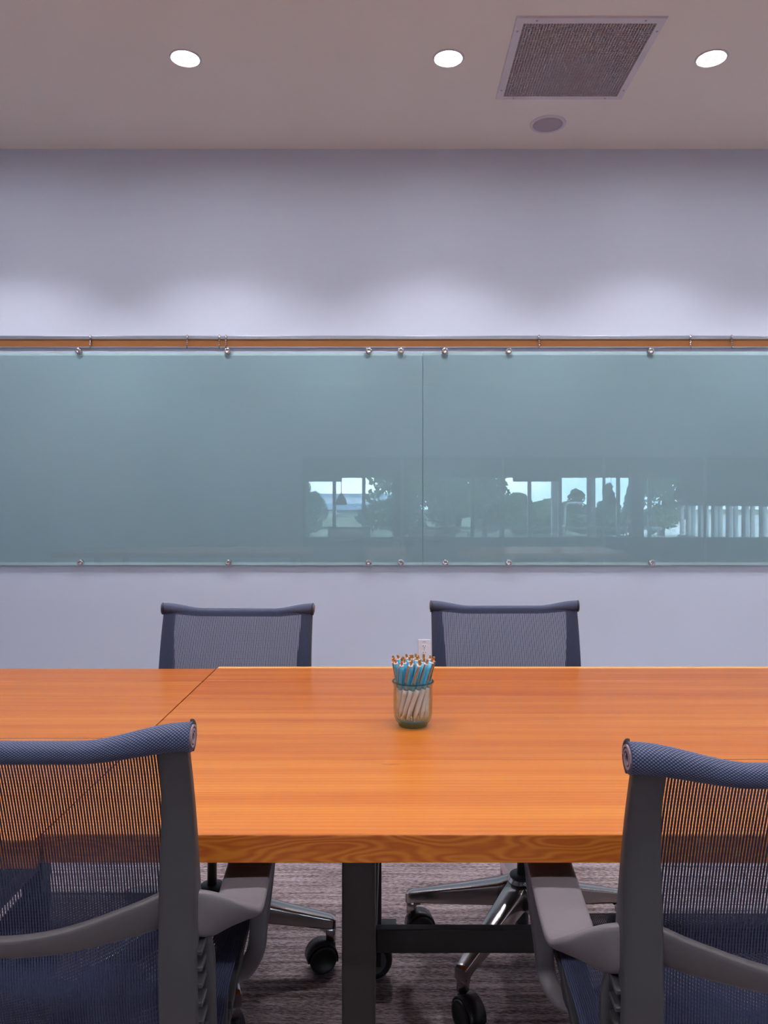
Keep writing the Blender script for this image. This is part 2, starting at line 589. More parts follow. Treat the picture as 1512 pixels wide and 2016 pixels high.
bm_box(bm, 8.5, 8.7, -8.0, YB, 0.2, 1.10)
struct(obj('wall_lounge_right', bm, M['dark_interior']))
w2 = struct(box('window_2', -2.55, 8.5, LB - 0.16, LB - 0.04, 0, 0.05, M['mullion']), 'tall glazed wall of the lounge')
for px in (603, 658, 716, 880, 930, 988, 1043, 1103, 1160, 1218, 1280):
    x = (px - 770) / 66.1
    box('mullion', x - 0.05, x + 0.05, LB - 0.15, LB - 0.05, 0.05, 1.93, M['mullion'], w2)
box('pane', -2.55, 8.5, LB - 0.105, LB - 0.095, 0.05, 1.93, M['pane'], w2)
w3 = struct(box('window_3', 8.52, 8.68, LB, -8.0, 0.2, 0.24, M['mullion']), 'side glazing of the lounge')
for k in range(14):
    y = LB + 0.1 + k * 0.44
    box('mullion', 8.55, 8.65, y, y + (0.05, 0.2)[k % 2], 0.24, 1.10, M['mullion'], w3)
box('pane', 8.595, 8.605, LB, -8.0, 0.24, 1.10, M['pane'], w3)
for i, px in enumerate((784, 1254)):
    x = (px - 770) / 68.0
    struct(box('trim_%d' % (i + 1), x - 0.17, x + 0.17, LB + 0.35, LB + 0.69, 0, CZ, M['dark_interior']))
for i, (a, b) in enumerate(((590, 672), (1013, 1097))):
    struct(box('trim_%d' % (i + 3), (a - 770) / 68.0, (b - 770) / 68.0, LB + 0.3, LB + 0.8, 1.80, CZ, M['dark_interior']))
tag(box('low_counter', -3.4, 8.3, -6.25, -6.0, 0, 0.512, M['dark_interior'], bev=0.01), 'long low dark counter in the lounge beyond the glazed partition', 'counter')

def pendant(px, py_bot, B, dia, label):
    s = 1500 / (8.7 + B)
    z = 1.18 - (py_bot - 990) / s
    t = thing('pendant_lamp', label, 'pendant lamp', ((px - 770) / s, -B, z), 0, 'pendant lamps in the lounge')
    bm = bmesh.new()
    r, h = dia / 2, dia * 1.05
    prof = [(r, 0), (r * 0.97, h * 0.2), (r * 0.8, h * 0.5), (r * 0.45, h * 0.8), (r * 0.12, h), (0, h)]
    lathe(bm, prof + [], 20)
    lathe(bm, [(r * 0.97, 0.0), (r, 0)], 20)
    obj('shade', bm, M['pendant'], t)
    bm = bmesh.new()
    tube(bm, [(0, 0, h - 0.01), (0, 0, CZ - z)], 0.008, 6)
    obj('cord', bm, M['pendant'], t)
pendant(672, 994, 11.0, 0.29, 'left dark pendant lamp reflected before the white building')
pendant(855, 1024, 12.6, 0.17, 'smallest dark pendant lamp reflected low before the big tree')
pendant(1202, 992, 11.0, 0.29, 'dark pendant lamp reflected between the right mullions')
pendant(1338, 983, 9.0, 0.33, 'rightmost and largest dark pendant lamp in the reflection')

struct(box('ground', -90, 90, -140, LB - 0.2, -0.5, -0.1, M['lawn']))
def foliage(bm, blobs, n, size, r_):
    for k in range(n):
        cx, cy, cz, rx, rz = r_.choice(blobs)
        while True:
            d = Vector((r_.uniform(-1, 1), r_.uniform(-1, 1), r_.uniform(-1, 1)))
            if 0.05 < d.length < 1:
                break
        d = d.normalized() * (d.length ** 0.4)
        c = Vector((cx + d.x * rx, cy + d.y * rx, cz + d.z * rz))
        u = Vector((r_.gauss(0, 1), r_.gauss(0, 1), r_.gauss(0, 1))).normalized()
        v = u.orthogonal().normalized()
        s = size * r_.uniform(0.6, 1.3)
        bm.faces.new([bm.verts.new(c + u * s * 0.6), bm.verts.new(c + v * s * 0.35), bm.verts.new(c - u * s * 0.6), bm.verts.new(c - v * s * 0.35)])

def tree(px, B, h, w, label, mat, conic=False):
    s = 1500 / (8.7 + B)
    t = thing('tree', label, 'tree', ((px - 770) / s, -B, -0.12), 0, 'trees outside the lounge windows')
    r_ = random.Random(int(px))
    bm = bmesh.new()
    tube(bm, [(0, 0, 0), (0.03 * h, 0, h * 0.3), (0, 0.02 * h, h * 0.8)], [0.035 * h, 0.028 * h, 0.01 * h], 8)
    obj('trunk', bm, M['bark'], t)
    bm = bmesh.new()
    blobs = []
    for k in range(26):
        f = r_.uniform(0.02, 1.0)
        rr = w / 2 * ((1.05 - f) if conic else math.sin(PI * (0.15 + 0.8 * f)))
        a = r_.uniform(0, 2 * PI)
        q = rr * 0.6
        blobs.append((q * math.cos(a), q * math.sin(a), h * (0.12 + 0.8 * f), max(rr * 0.6, 0.14 * w), h * 0.11))
    foliage(bm, blobs, 5200, w * 0.062, r_)
    obj('foliage', bm, mat, t, recalc=False)
tree(606, 20, 2.05, 1.3, 'leafy tree reflected at the left end of the lounge windows', M['leaf'])
tree(746, 28, 1.35, 2.0, 'low leafy shrub reflected left of the dark column', M['leaf'])
tree(810, 19, 3.6, 3.0, 'big leafy tree reflected just right of the dark column', M['leaf'])
tree(900, 24.5, 4.3, 3.6, 'big leafy tree reflected in the middle of the boards', M['leaf'])
tree(952, 18.5, 3.2, 1.7, 'broad leafy tree reflected left of the pale sky gap', M['leaf'])
tree(1022, 34, 1.85, 2.4, 'pale green tree reflected in the sky gap', M['leaf'])
tree(1080, 42, 1.5, 4.0, 'low distant tree reflected behind the street lamp', M['leaf'])
tree(1133, 30, 2.0, 1.7, 'round dark tree reflected beside the street lamp', M['pine'])
tree(1197, 35, 2.5, 1.8, 'tallest pointed pine reflected near the right column', M['pine'], True)
tree(1243, 27, 2.1, 1.4, 'dark pine reflected behind the right column', M['pine'], True)
tree(1302, 20, 3.0, 2.0, 'bushy green tree reflected right of the right column', M['leaf'])
tree(1180, 20, 1.1, 2.4, 'low shrub reflected under the pines', M['leaf'])
tree(1050, 22, 1.0, 2.4, 'low shrub reflected under the pale green tree', M['leaf'])
struct(box('ground_pavement', 8.8, 80, -70, -6.5, -0.1, -0.06, M['pavement']), 'pale pavement outside the side glazing')
for i, px in enumerate((1090, 1163)):
    x = (px - 770) / 64.0
    struct(box('trim_%d' % (i + 5), x - 0.09, x + 0.09, LB - 0.75, LB - 0.57, -0.1, 2.6, M['pole']))
t = thing('white_building', 'long low white building with a blue grey roof reflected at left', 'building', (-3.2, -62, -0.12))
box('wall', -4.0, 4.2, -3, 0, 0, 1.9, M['building'], t)
box('roof', -4.2, 4.4, -3.2, 0.15, 1.9, 2.15, M['building_roof'], t)
box('canopy', -3.9, 4.1, 0, 1.0, 0.65, 1.25, M['building_roof'], t)
s = 1500 / (8.7 + 17)
t = thing('street_lamp', 'white curved street lamp reflected among the trees', 'street lamp', ((1112 - 770) / s, -17, -0.12))
bm = bmesh.new()
tube(bm, [(0, 0, 0), (0, 0, 1.0), (0, 0, 1.15), (0.06, 0, 1.26), (0.16, 0, 1.3), (0.42, 0, 1.3)], 0.035, 8)
obj('pole', bm, M['pole'], t)
box('lamp_head', 0.36, 0.58, -0.06, 0.06, 1.26, 1.33, M['pole'], t, bev=0.015)
t = thing('railing', 'grey metal railing outside the lounge windows', 'railing', (0, -14.9, -0.1))
bm = bmesh.new()
bm_box(bm, -2.6, 8.4, -0.03, 0.03, 0.46, 0.54)
obj('top_rail', bm, M['mullion'], t)
for k in range(12):
    box('post', -2.55 + k * 0.98, -2.5 + k * 0.98, -0.025, 0.025, 0, 0.46, M['mullion'], t)

# ------------------------------------------------------------------ ceiling fittings
lamp_data = bpy.data.lights.new('downlight_lamp', 'SPOT')
lamp_data.energy = LAMP_POWER
lamp_data.color = LAMP_COLOR
lamp_data.spot_size = R(LAMP_ANGLE)
lamp_data.spot_blend = LAMP_BLEND
lamp_data.shadow_soft_size = 0.05
bm = bmesh.new()
lathe(bm, [(0.0605, 0.03), (0.0605, -0.003), (0.066, -0.006), (0.071, -0.003), (0.0725, 0.001), (0.0725, 0.03)], 40)
ring_me = mesh_of('trim_ring', bm, M['white'])
bm = bmesh.new()
lathe(bm, [(0, 0.003), (0.059, 0.003), (0.059, -0.0015), (0, -0.0020)], 40)
lens_me = mesh_of('lens', bm, M['lens'])
bm = bmesh.new()
bm_box(bm, -0.013, 0.013, -0.026, 0.026, -0.0035, 0.001)
bevel(bm, 0.0012)
bulb_me = mesh_of('bulb', bm, M['bulb'])
def downlight(x, y, label, tilt=0.0):
    t = thing('recessed_downlight', label, 'ceiling light', (x, y, CZ), 0, 'recessed downlights in the ceiling')
    link('trim_ring', ring_me, t)
    link('lens', lens_me, t)
    for sx in (-0.019, 0.019):
        link('bulb', bulb_me, t, (sx, 0, 0))
    lo = bpy.data.objects.new('downlight_lamp', lamp_data)
    C.objects.link(lo)
    lo.parent = t
    lo.location = (0, 0, -0.02)
    lo.rotation_euler = (R(tilt), 0, 0)
DX = (-2.13, -0.935, 0.26, 1.455, 2.65, 3.85, 5.05, 6.25)
for x, d in zip(DX, ('round white downlight at the far left of the front row, outside the frame',
                     'leftmost lit round downlight in the ceiling near the front wall',
                     'middle lit round downlight left of the ceiling vent',
                     'rightmost lit round downlight, right of the ceiling vent',
                     'front-row downlight just outside the right edge of the frame', 'front-row downlight second outside the right edge of the frame',
                     'front-row downlight third outside the right edge of the frame', 'front-row downlight farthest outside the right edge of the frame')):
    downlight(x, 3.46, d, WASH_TILT)
for y, rn in ((1.5, 'above the table'), (-0.46, 'above the viewer')):
    for x, cn in zip(DX, ('first', 'second', 'third', 'fourth', 'fifth', 'sixth', 'seventh', 'last')):
        downlight(x, y, '%s round downlight from the left in the row %s' % (cn, rn))

# return-air grille
VX0, VX1, VY0, VY1 = 0.52, 1.152, 3.16, 3.805
vent = thing('ceiling_vent', 'square white-framed egg-crate ceiling vent between two downlights', 'vent', ((VX0 + VX1) / 2, (VY0 + VY1) / 2, CZ))
hw, hd = (VX1 - VX0) / 2, (VY1 - VY0) / 2
bm = bmesh.new()
fw = 0.036
out = [(-hw, -hd), (hw, -hd), (hw, hd), (-hw, hd)]
inn = [(-hw + fw, -hd + fw), (hw - fw, -hd + fw), (hw - fw, hd - fw), (-hw + fw, hd - fw)]
rings = []
for k in range(4):
    ox, oy = out[k]
    ix, iy = inn[k]
    sx, sy = math.copysign(1, ox), math.copysign(1, oy)
    rings.append([(ox, oy, 0.0), (ox - sx * 0.004, oy - sy * 0.004, -0.008), (ix, iy, -0.010), (ix, iy, 0.0)])
rings.append(rings[0])
vr = [[bm.verts.new(p) for p in r_] for r_ in rings[:4]]
for k in range(4):
    for j in range(4):
        bm.faces.new((vr[k][j], vr[k][(j + 1) % 4], vr[(k + 1) % 4][(j + 1) % 4], vr[(k + 1) % 4][j]))
obj('frame', bm, M['white'], vent)
bm = bmesh.new()
ng = 44
for k in range(1, ng):
    x = -hw + fw + (2 * hw - 2 * fw) * k / ng
    bm_box(bm, x - 0.0016, x + 0.0016, -hd + fw, hd - fw, -0.008, -0.0015)
    y = -hd + fw + (2 * hd - 2 * fw) * k / ng
    bm_box(bm, -hw + fw, hw - fw, y - 0.0016, y + 0.0016, -0.0078, -0.0013)
g = obj('egg_crate_grille', bm, M['vent_grid'], vent)
g['kind'] = 'stuff'
box('plenum_back', -hw + fw, hw - fw, -hd + fw, hd - fw, -0.0012, -0.0002, M['plenum'], vent)
bm = bmesh.new()
lathe(bm, [(0, -0.003), (0.004, -0.0025), (0.0055, 0)], 10)
screw_me = mesh_of('screw', bm, M['alu'])
for sx in (-1, 1):
    for f in (-0.72, 0.72):
        link('screw', screw_me, vent, (sx * (hw - fw / 2), f * hd, -0.009))
        link('screw', screw_me, vent, (f * hw, sx * (hd - fw / 2), -0.009))

sp_ = thing('ceiling_speaker', 'round white ceiling speaker between the vent and the front wall', 'speaker', (0.835, 4.06, CZ))
bm = bmesh.new()
lathe(bm, [(0.078, -0.006), (0.084, -0.010), (0.094, -0.006), (0.096, 0.0)], 40)
obj('trim_ring', bm, M['white'], sp_)
bm = bmesh.new()
lathe(bm, [(0, -0.0105), (0.05, -0.0095), (0.078, -0.006), (0.078, -0.001)], 40)
obj('grille', bm, M['speaker'], sp_)

# ------------------------------------------------------------------ map rail, hooks, glass boards
S = FPX / WY            # pixels per metre on the front wall
def wx(px): return (px - 770) / S
def wz(py): return 1.18 + (990 - py) / S

rail_t = thing('tack_rail', 'long aluminium map rail with a brown cork strip above the glass boards', 'rail', (0, WY, 0))
bm = bmesh.new()
prof = [(0, wz(661.5)), (-0.011, wz(661.5)), (-0.0135, wz(663)), (-0.0135, wz(668.5)), (-0.009, wz(669.5)), (0, wz(669.5))]
loft(bm, [[(x, y, z) for y, z in prof] for x in (XL, XR)], smooth=False)
obj('top_lip', bm, M['alu'], rail_t)
box('cork_strip', XL, XR, -0.007, 0, wz(684), wz(669.5), M['cork'], rail_t)
bm = bmesh.new()
prof = [(0, wz(683)), (-0.012, wz(683)), (-0.014, wz(683.6)), (-0.014, wz(685.5)), (-0.010, wz(686)), (0, wz(686))]
loft(bm, [[(x, y, z) for y, z in prof] for x in (XL, XR)], smooth=False)
obj('bottom_lip', bm, M['alu'], rail_t)

def hook_mesh():
    bm = bmesh.new()
    tube(bm, [(0, -0.004, 0.0), (0, -0.0165, 0.001), (0, -0.0175, -0.006), (0, -0.0175, -0.022)], 0.0058, 8)
    for k in range(3):
        lathe(bm, [(0, 0.005), (0.0045, 0.003), (0.0058, 0), (0.0045, -0.003), (0, -0.005)], 10, (0, -0.0175, -0.028 - 0.0115 * k))
    tube(bm, [(0, -0.0175, -0.018), (0, -0.0175, -0.062)], 0.0024, 6)
    tube(bm, [(0, -0.0175, -0.06), (0, -0.0195, -0.072), (0, -0.025, -0.074), (0, -0.028, -0.066)], 0.002, 6)
    return mesh_of('map_hook', bm, M['steel'])
hook_me = hook_mesh()
for px, d in ((180, 'leftmost silver map hook on the rail, right of the leftmost board stud'),
              (370, 'second silver map hook from the left, alone on the rail'),
              (433, 'left one of the close pair of silver map hooks'),
              (446, 'right one of the close pair of silver map hooks, over a board stud'),
              (1060, 'silver map hook right of the board seam'),
              (1357, 'second silver map hook from the right end of the rail'),
              (1438, 'rightmost silver map hook on the rail')):
    tag(link('map_hook', hook_me, None, (wx(px), WY, wz(662.5))), d, 'hook', 'map hooks on the tack rail')

def standoff_mesh():
    bm = bmesh.new()
    lathe(bm, [(0, 0.0), (0.011, 0.0), (0.011, 0.011), (0.0165, 0.0115), (0.018, 0.013), (0.018, 0.034), (0.0165, 0.036),
               (0.006, 0.0365), (0.005, 0.035), (0, 0.035)], 24)
    bmesh.ops.rotate(bm, verts=bm.verts, cent=(0, 0, 0), matrix=Matrix.Rotation(PI / 2, 3, 'X'))
    return mesh_of('stud', bm, M['steel'])
stud_me = standoff_mesh()
def glass_board(x0, x1, label, top, bot, zt, zb):
    t = thing('glass_board', label, 'whiteboard', ((x0 + x1) / 2, WY, zb), 0, 'glass writing boards on the front wall')
    w = (x1 - x0) / 2
    h = zt - zb
    bm = bmesh.new()
    bm_box(bm, -w, w, -0.023, -0.017, 0, h)
    bevel(bm, 0.0012, 1)
    obj('glass_pane', bm, M['board_glass'], t)
    box('frosting', -w, w, -0.0165, -0.0150, 0.019, h - 0.019, M['frost'], t)
    for a, b in ((0.0025, 0.019), (h - 0.019, h - 0.0025)):
        box('clear_margin', -w, w, -0.0165, -0.0150, a, b, M['margin'], t)['label'] = 'paler unfrosted edge band'
    xm = (x0 + x1) / 2
    for px in top:
        link('stud', stud_me, t, (wx(px) * 1.0 - xm, 0, wz(692.9) - zb))
    for px in bot:
        link('stud', stud_me, t, (wx(px) - xm, 0, wz(1107) - zb))
ZT, ZB = wz(693.5), wz(1113)
seam = wx(832)
glass_board(wx(-140), seam - 0.0012, 'left pale green glass board, wider bare half without most of the reflection', (158, 450, 726, 789), (162, 452, 726, 789), ZT - 0.003, ZB)
glass_board(seam + 0.0012, wx(1690), 'right pale green glass board with the window reflection across it', (875, 1000, 1278), (876, 1000, 1280), ZT, ZB)

# ------------------------------------------------------------------ wall outlet
ot = thing('wall_outlet', 'white duplex wall outlet low on the wall left of the right far chair', 'outlet', (wx(835.3), WY, wz(1278.5)))
bm = bmesh.new()
bm_box(bm, -0.0355, 0.0355, -0.006, 0, -0.0575, 0.0575)
bevel(bm, 0.003)
obj('cover_plate', bm, M['outlet'], ot)
for dz in (0.0175, -0.0195):
    bm = bmesh.new()
    pts = []
    for k in range(24):
        a = 2 * PI * k / 24
        pts.append((0.017 * math.cos(a), max(-0.0125, min(0.0125, 0.017 * math.sin(a)))))
    loft(bm, [[(x, y, z) for x, z in pts] for y in (-0.006, -0.0085)], smooth=False)
    rc = obj('receptacle', bm, M['outlet'], ot, (0, 0, dz))
    for (a, b, c, d) in ((-0.0075, -0.0050, -0.001, 0.008), (0.0050, 0.0070, 0.0, 0.0075), (-0.0024, 0.0024, -0.0095, -0.005)):
        box('slot', a, b, -0.0088, -0.0080, c, d, M['slot'], rc)
bm = bmesh.new()
lathe(bm, [(0, 0.0015), (0.003, 0.001), (0.0035, 0)], 10)
bmesh.ops.rotate(bm, verts=bm.verts, cent=(0, 0, 0), matrix=Matrix.Rotation(PI / 2, 3, 'X'))
obj('screw', bm, M['alu'], ot, (0, -0.006, -0.001))
box('label_tape', -0.009, 0.009, -0.0064, -0.006, 0.043, 0.047, M['outlet_tape'], ot)

# ------------------------------------------------------------------ tables
TZ, TH = 0.74, 0.038
def plank_obj(parent, x0, x1, y0, y1, first, last, tone):
    bm = bmesh.new()
    bm_box(bm, x0, x1, y0, y1, TZ - TH, TZ)
    def top_edges(y):
        return [e for e in bm.edges if all(abs(v.co.y - y) < 1e-6 and v.co.z > TZ - 1e-6 for v in e.verts)]
    for y, outer in ((y0, first), (y1, last)):
        w, n = (0.0028, 3) if outer else (0.0005, 1)
        bmesh.ops.bevel(bm, geom=top_edges(y), offset=w, segments=n, affect='EDGES', profile=0.5)
    bmesh.ops.recalc_face_normals(bm, faces=bm.faces)
    for f in bm.faces:
        if abs(f.normal.y) > 0.95 or abs(f.normal.x) > 0.95:
            f.material_index = 1
    o = obj('plank', bm, [M['wood'], M['wood_edge']], parent)
    o.color = (tone, tone, tone, 1)          # timber variation plus the near-to-far fall of light, painted into the tone
    return o

bm = bmesh.new()
bm_box(bm, -0.05, 0.05, -0.032, 0.032, 0.122, 0.128)     # top plate
bm_box(bm, -0.03, 0.012, -0.024, -0.019, 0.04, 0.124)
bm_box(bm, -0.03, 0.012, 0.019, 0.024, 0.04, 0.124)
fork_me = mesh_of('caster_fork', bm, M['black_steel'])
bm = bmesh.new()
lathe(bm, [(0, -0.015), (0.035, -0.015), (0.038, -0.017), (0.046, -0.016), (0.05, -0.01), (0.05, 0.01), (0.046, 0.016), (0.038, 0.017), (0.035, 0.015), (0, 0.015)], 32)
bmesh.ops.rotate(bm, verts=bm.verts, cent=(0, 0, 0), matrix=Matrix.Rotation(PI / 2, 3, 'X'))
for f in bm.faces:
    c = f.calc_center_median()
    f.material_index = 1 if math.hypot(c.x, c.z) < 0.03 else 0
bmesh.ops.translate(bm, verts=bm.verts, vec=(-0.01, 0, 0.05))
wheel_me = mesh_of('table_caster', bm, [M['black_plastic'], M['grey_plastic']])
# joined caster: fork + wheel
bm = bmesh.new()
bm.from_mesh(wheel_me)
bm.from_mesh(fork_me)
caster_me = mesh_of('table_caster', bm, [M['black_plastic'], M['grey_plastic']], False)

def table(name, label, x0, x1, y0, y1, legx, tones, lip, group):
    t = thing(name, label, 'table', (0, 0, 0), 0, group)
    nplank = len(tones)
    wdt = (y1 - lip - y0) / nplank
    for k in range(nplank):
        plank_obj(t, x0, x1, y0 + k * wdt, y0 + (k + 1) * wdt, k == 0, k == nplank - 1 and not lip, tones[k])
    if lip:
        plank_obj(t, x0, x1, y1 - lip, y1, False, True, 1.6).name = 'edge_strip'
    hy = 0.0255
    ly = (y0 + 0.155, y1 - 0.155)
    for lx in legx:
        for y in ly:
            bm = bmesh.new()
            bm_box(bm, lx - 0.025, lx + 0.025, y - hy, y + hy, 0.128, TZ - TH)
            bevel(bm, 0.003)
            lg = obj('leg', bm, M['black_steel'], t)
            link('caster', caster_me, lg, (lx + 0.012, y, 0))
        bm = bmesh.new()
        bm_box(bm, lx - 0.02, lx + 0.02, ly[0] + hy, ly[1] - hy, 0.293, 0.338)
        bevel(bm, 0.002)
        obj('side_bar', bm, M['black_steel'], t)
        bm = bmesh.new()
        bm_box(bm, lx - 0.025, lx + 0.025, ly[0] + hy, ly[1] - hy, TZ - TH - 0.03, TZ - TH)
        bevel(bm, 0.002)
        obj('top_bar', bm, M['black_steel'], t)
    bm = bmesh.new()
    ym = (y0 + y1) / 2
    bm_box(bm, legx[0] + 0.02, legx[1] - 0.02, ym - 0.028, ym - 0.008, 0.291, 0.338)
    bevel(bm, 0.002)
    obj('stretcher', bm, M['black_steel'], t)
    return t
SX = -0.464
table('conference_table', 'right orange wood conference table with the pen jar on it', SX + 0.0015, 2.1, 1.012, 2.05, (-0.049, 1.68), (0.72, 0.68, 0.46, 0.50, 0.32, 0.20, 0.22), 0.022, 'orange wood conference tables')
table('conference_table', 'left orange wood conference table past the diagonal seam', SX - 2.5, SX - 0.0015, 0.996, 2.022, (SX - 2.15, -0.87), (0.6, 0.66, 0.5, 0.56, 0.36, 0.42, 0.26), 0.0, 'orange wood conference tables')

# dark knot streak on the right table
bm = bmesh.new()
kn = [bm.verts.new((0.0 + 0.018 * math.cos(2 * PI * k / 12), 1.282 + 0.0012 * math.sin(2 * PI * k / 12), TZ + 0.0002)) for k in range(12)]
bm.faces.new(kn)
kn_o = obj('knot_mark', bm, simple('knot_brown', lin(150, 74, 36), 0.5), [o for o in bpy.data.objects if o.name == 'conference_table'][0])

# ------------------------------------------------------------------ office chairs
PROFILE = cr([(-0.285, 0.872), (-0.266, 0.820), (-0.243, 0.745), (-0.226, 0.675), (-0.217, 0.610), (-0.213, 0.550), (-0.198, 0.490),
              (-0.150, 0.446), (-0.080, 0.432), (0.03, 0.438), (0.14, 0.450), (0.21, 0.449), (0.25, 0.428)], 4)
def prof_frames():
    fr = []
    for i, p in enumerate(PROFILE):
        a = Vector(PROFILE[max(i - 1, 0)])
        b = Vector(PROFILE[min(i + 1, len(PROFILE) - 1)])
        t = (b - a).normalized()
        fr.append((Vector(p), t, Vector((t.y, -t.x))))   # 2-D (y, z): point, tangent, back normal
    return fr
PF = prof_frames()
def sstep(a, b, x):
    t = max(0, min(1, (x - a) / (b - a)))
    return t * t * (3 - 2 * t)
def seat_in(p):
    """the seat is a little narrower than the back"""
    return 1 - 0.06 * sstep(-0.16, 0.02, p.x)
def rail_span(p):
    """offsets of the rail's front and rear faces behind the fabric"""
    if p.y > 0.47 and p.x < -0.15:
        rear = 0.0165 + 0.032 * sstep(0.82, 0.62, p.y)
        return 0.0015 + (rear - 0.0165) * sstep(0.655, 0.630, p.y), rear
    rear = 0.0165 + 0.032 * (1 - sstep(-0.06, 0.12, p.x))
    return rear - 0.015, rear

def rail_mesh(sx, lift):
    bm = bmesh.new()
    fr = []
    for p, t, n in PF:
        f0, f1 = rail_span(p)
        c = p + n * ((f0 + f1) / 2)
        wd = 0.0165 + 0.0045 * sstep(0.86, 0.68, p.y) if p.x < -0.15 else 0.021
        tp = 1 - 0.7 * sstep(0.10, 0.25, p.x)      # thins out towards the seat's front lip
        wd, th = wd * tp, (f1 - f0) / 2 * tp
        c = p + n * (f0 * tp + th)
        fr.append(((sx * (0.2165 * seat_in(p) - wd), c.x, c.y + lift), (wd, 0, 0), (0, n.x * th, n.y * th)))
    sweep(bm, fr, 16, 0.35)
    # curled head that carries the end of the roll
    fr = []
    for k in range(13):
        a = R(70 - 140 * k / 12)
        u = Vector((0, math.cos(a), math.sin(a)))
        fr.append((Vector((sx * 0.2180, -0.2895, 0.8745 + lift)) + u * 0.0170, (0.0022, 0, 0), u * 0.0016))
    sweep(bm, fr, 10, 0.5)
    return mesh_of('side_rail', bm, M['rail'])

def flange_mesh(sx, lift):
    bm = bmesh.new()
    fr = []
    for p, t, n in PF:
        if p.y > 0.655 and p.x < -0.15:
            continue
        if p.x > 0.06:
            break
        c = p + n * 0.0075
        g = sstep(-0.17, -0.04, p.x)
        tp = 1 - 0.8 * sstep(-0.06, 0.06, p.x)
        fr.append(((sx * (0.2165 * seat_in(p) - 0.012 - 0.004 * g + 0.010 * sstep(0.655, 0.60, p.y) * (1 - g)), c.x, c.y + lift),
                   (0.0145 * tp, 0, 0), (0, n.x * 0.005 * tp, n.y * 0.005 * tp)))
    sweep(bm, fr, 12, 0.35)
    return mesh_of('spine_flange', bm, M['rail'])

def rib_list():
    out, acc, last = [], 0.0, None
    for (p, t, n) in PF:
        if last is not None:
            acc += (p - last).length
        last = p
        out.append((acc, p, t, n))
    res = []
    s0 = next(a for a, p, t, n in out if p.y < 0.635)
    for k in range(17):
        s_ = s0 + 0.0205 * k
        for (a0, p0, t0, n0), (a1, p1, t1, n1) in zip(out, out[1:]):
            if a0 <= s_ <= a1:
                f = (s_ - a0) / (a1 - a0)
                res.append((p0.lerp(p1, f), t0.lerp(t1, f).normalized(), n0.lerp(n1, f).normalized()))
                break
    return res
RIBS = rib_list()
bm = bmesh.new()
bm_box(bm, -0.0145, 0.0145, -0.0105, 0.0105, -0.0030, 0.0030)
bevel(bm, 0.001, 1)
rib_me = mesh_of('spine_rib', bm, M['rail'])

def fabric_mesh(lift):
    bm = bmesh.new()
    pts = [(p - n * 0.0006, t, n) for p, t, n in PF][1:]
    pitch, w = 0.0033, 0.0023
    k = int(0.2135 / pitch)
    for i in range(-k, k + 1):
        x = i * pitch
        prev = None
        for p, t, n in pts:
            q = x * seat_in(p)
            a = bm.verts.new((q - w / 2, p.x, p.y + lift))
            m_ = bm.verts.new((q, p.x - n.x * 0.0005, p.y - n.y * 0.0005 + lift))
            b = bm.verts.new((q + w / 2, p.x, p.y + lift))
            if prev:
                bm.faces.new((prev[0], prev[1], m_, a))
                bm.faces.new((prev[1], prev[2], b, m_))
            prev = (a, m_, b)
    return mesh_of('mesh_fabric', bm, M['thread'], False)

def weft_mesh(lift):
    bm = bmesh.new()
    acc, nxt = 0.0, 0.0
    for (p0, t0, n0), (p1, t1, n1) in zip(PF, PF[1:]):
        L = (p1 - p0).length
        while nxt <= acc + L:
            f = (nxt - acc) / L
            p = p0.lerp(p1, f)
            t = t0.lerp(t1, f).normalized()
            n = n0.lerp(n1, f)
            c = p + n * 0.0003
            q = t * 0.00018
            e = 0.2145 * seat_in(p)
            bm.faces.new([bm.verts.new(v) for v in ((-e, c.x - q.x, c.y - q.y + lift), (e, c.x - q.x, c.y - q.y + lift),
                                                    (e, c.x + q.x, c.y + q.y + lift), (-e, c.x + q.x, c.y + q.y + lift))])
            nxt += 0.004
        acc += L
    return mesh_of('cross_threads', bm, M['weft'], False)

def roll_mesh(lift):
    bm = bmesh.new()
    rings = []
    n = 40
    for i in range(n + 1):
        x = -0.2195 + 0.439 * i / n
        e = sstep(0.215, 0.10, abs(x))
        r = 0.0150 - 0.0035 * e
        z = 0.8745 - 0.013 * e + lift
        y = -0.2895 - 0.012 * e
        rings.append([(x, y + r * math.cos(2 * PI * k / 20), z + 1.05 * r * math.sin(2 * PI * k / 20)) for k in range(20)])
    loft(bm, rings, uv=True)
    return mesh_of('top_roll', bm, M['weave'])

def roll_end_mesh(sx, lift):
    bm = bmesh.new()
    c = (sx * 0.2195, -0.2895, 0.8745 + lift)
    a = []
    for k in range(40):
        th = k * 0.36
        r = 0.0128 - 0.00023 * k
        a.append((r, th))
    for (r0, t0), (r1, t1) in zip(a, a[1:]):
        q = []
        for r, t in ((r0, t0), (r1, t1)):
            for dr in (-0.0011, 0.0011):
                q.append((c[1] + (r + dr) * math.cos(t), c[2] + (r + dr) * math.sin(t)))
        v = [bm.verts.new((c[0] + sx * h, *q[i])) for h in (0, 0.0018) for i in range(4)]
        bm.faces.new((v[4], v[5], v[7], v[6]))
        bm.faces.new((v[0], v[2], v[6], v[4]))
        bm.faces.new((v[1], v[5], v[7], v[3]))
    return mesh_of('rolled_edge', bm, M['roll_end'])

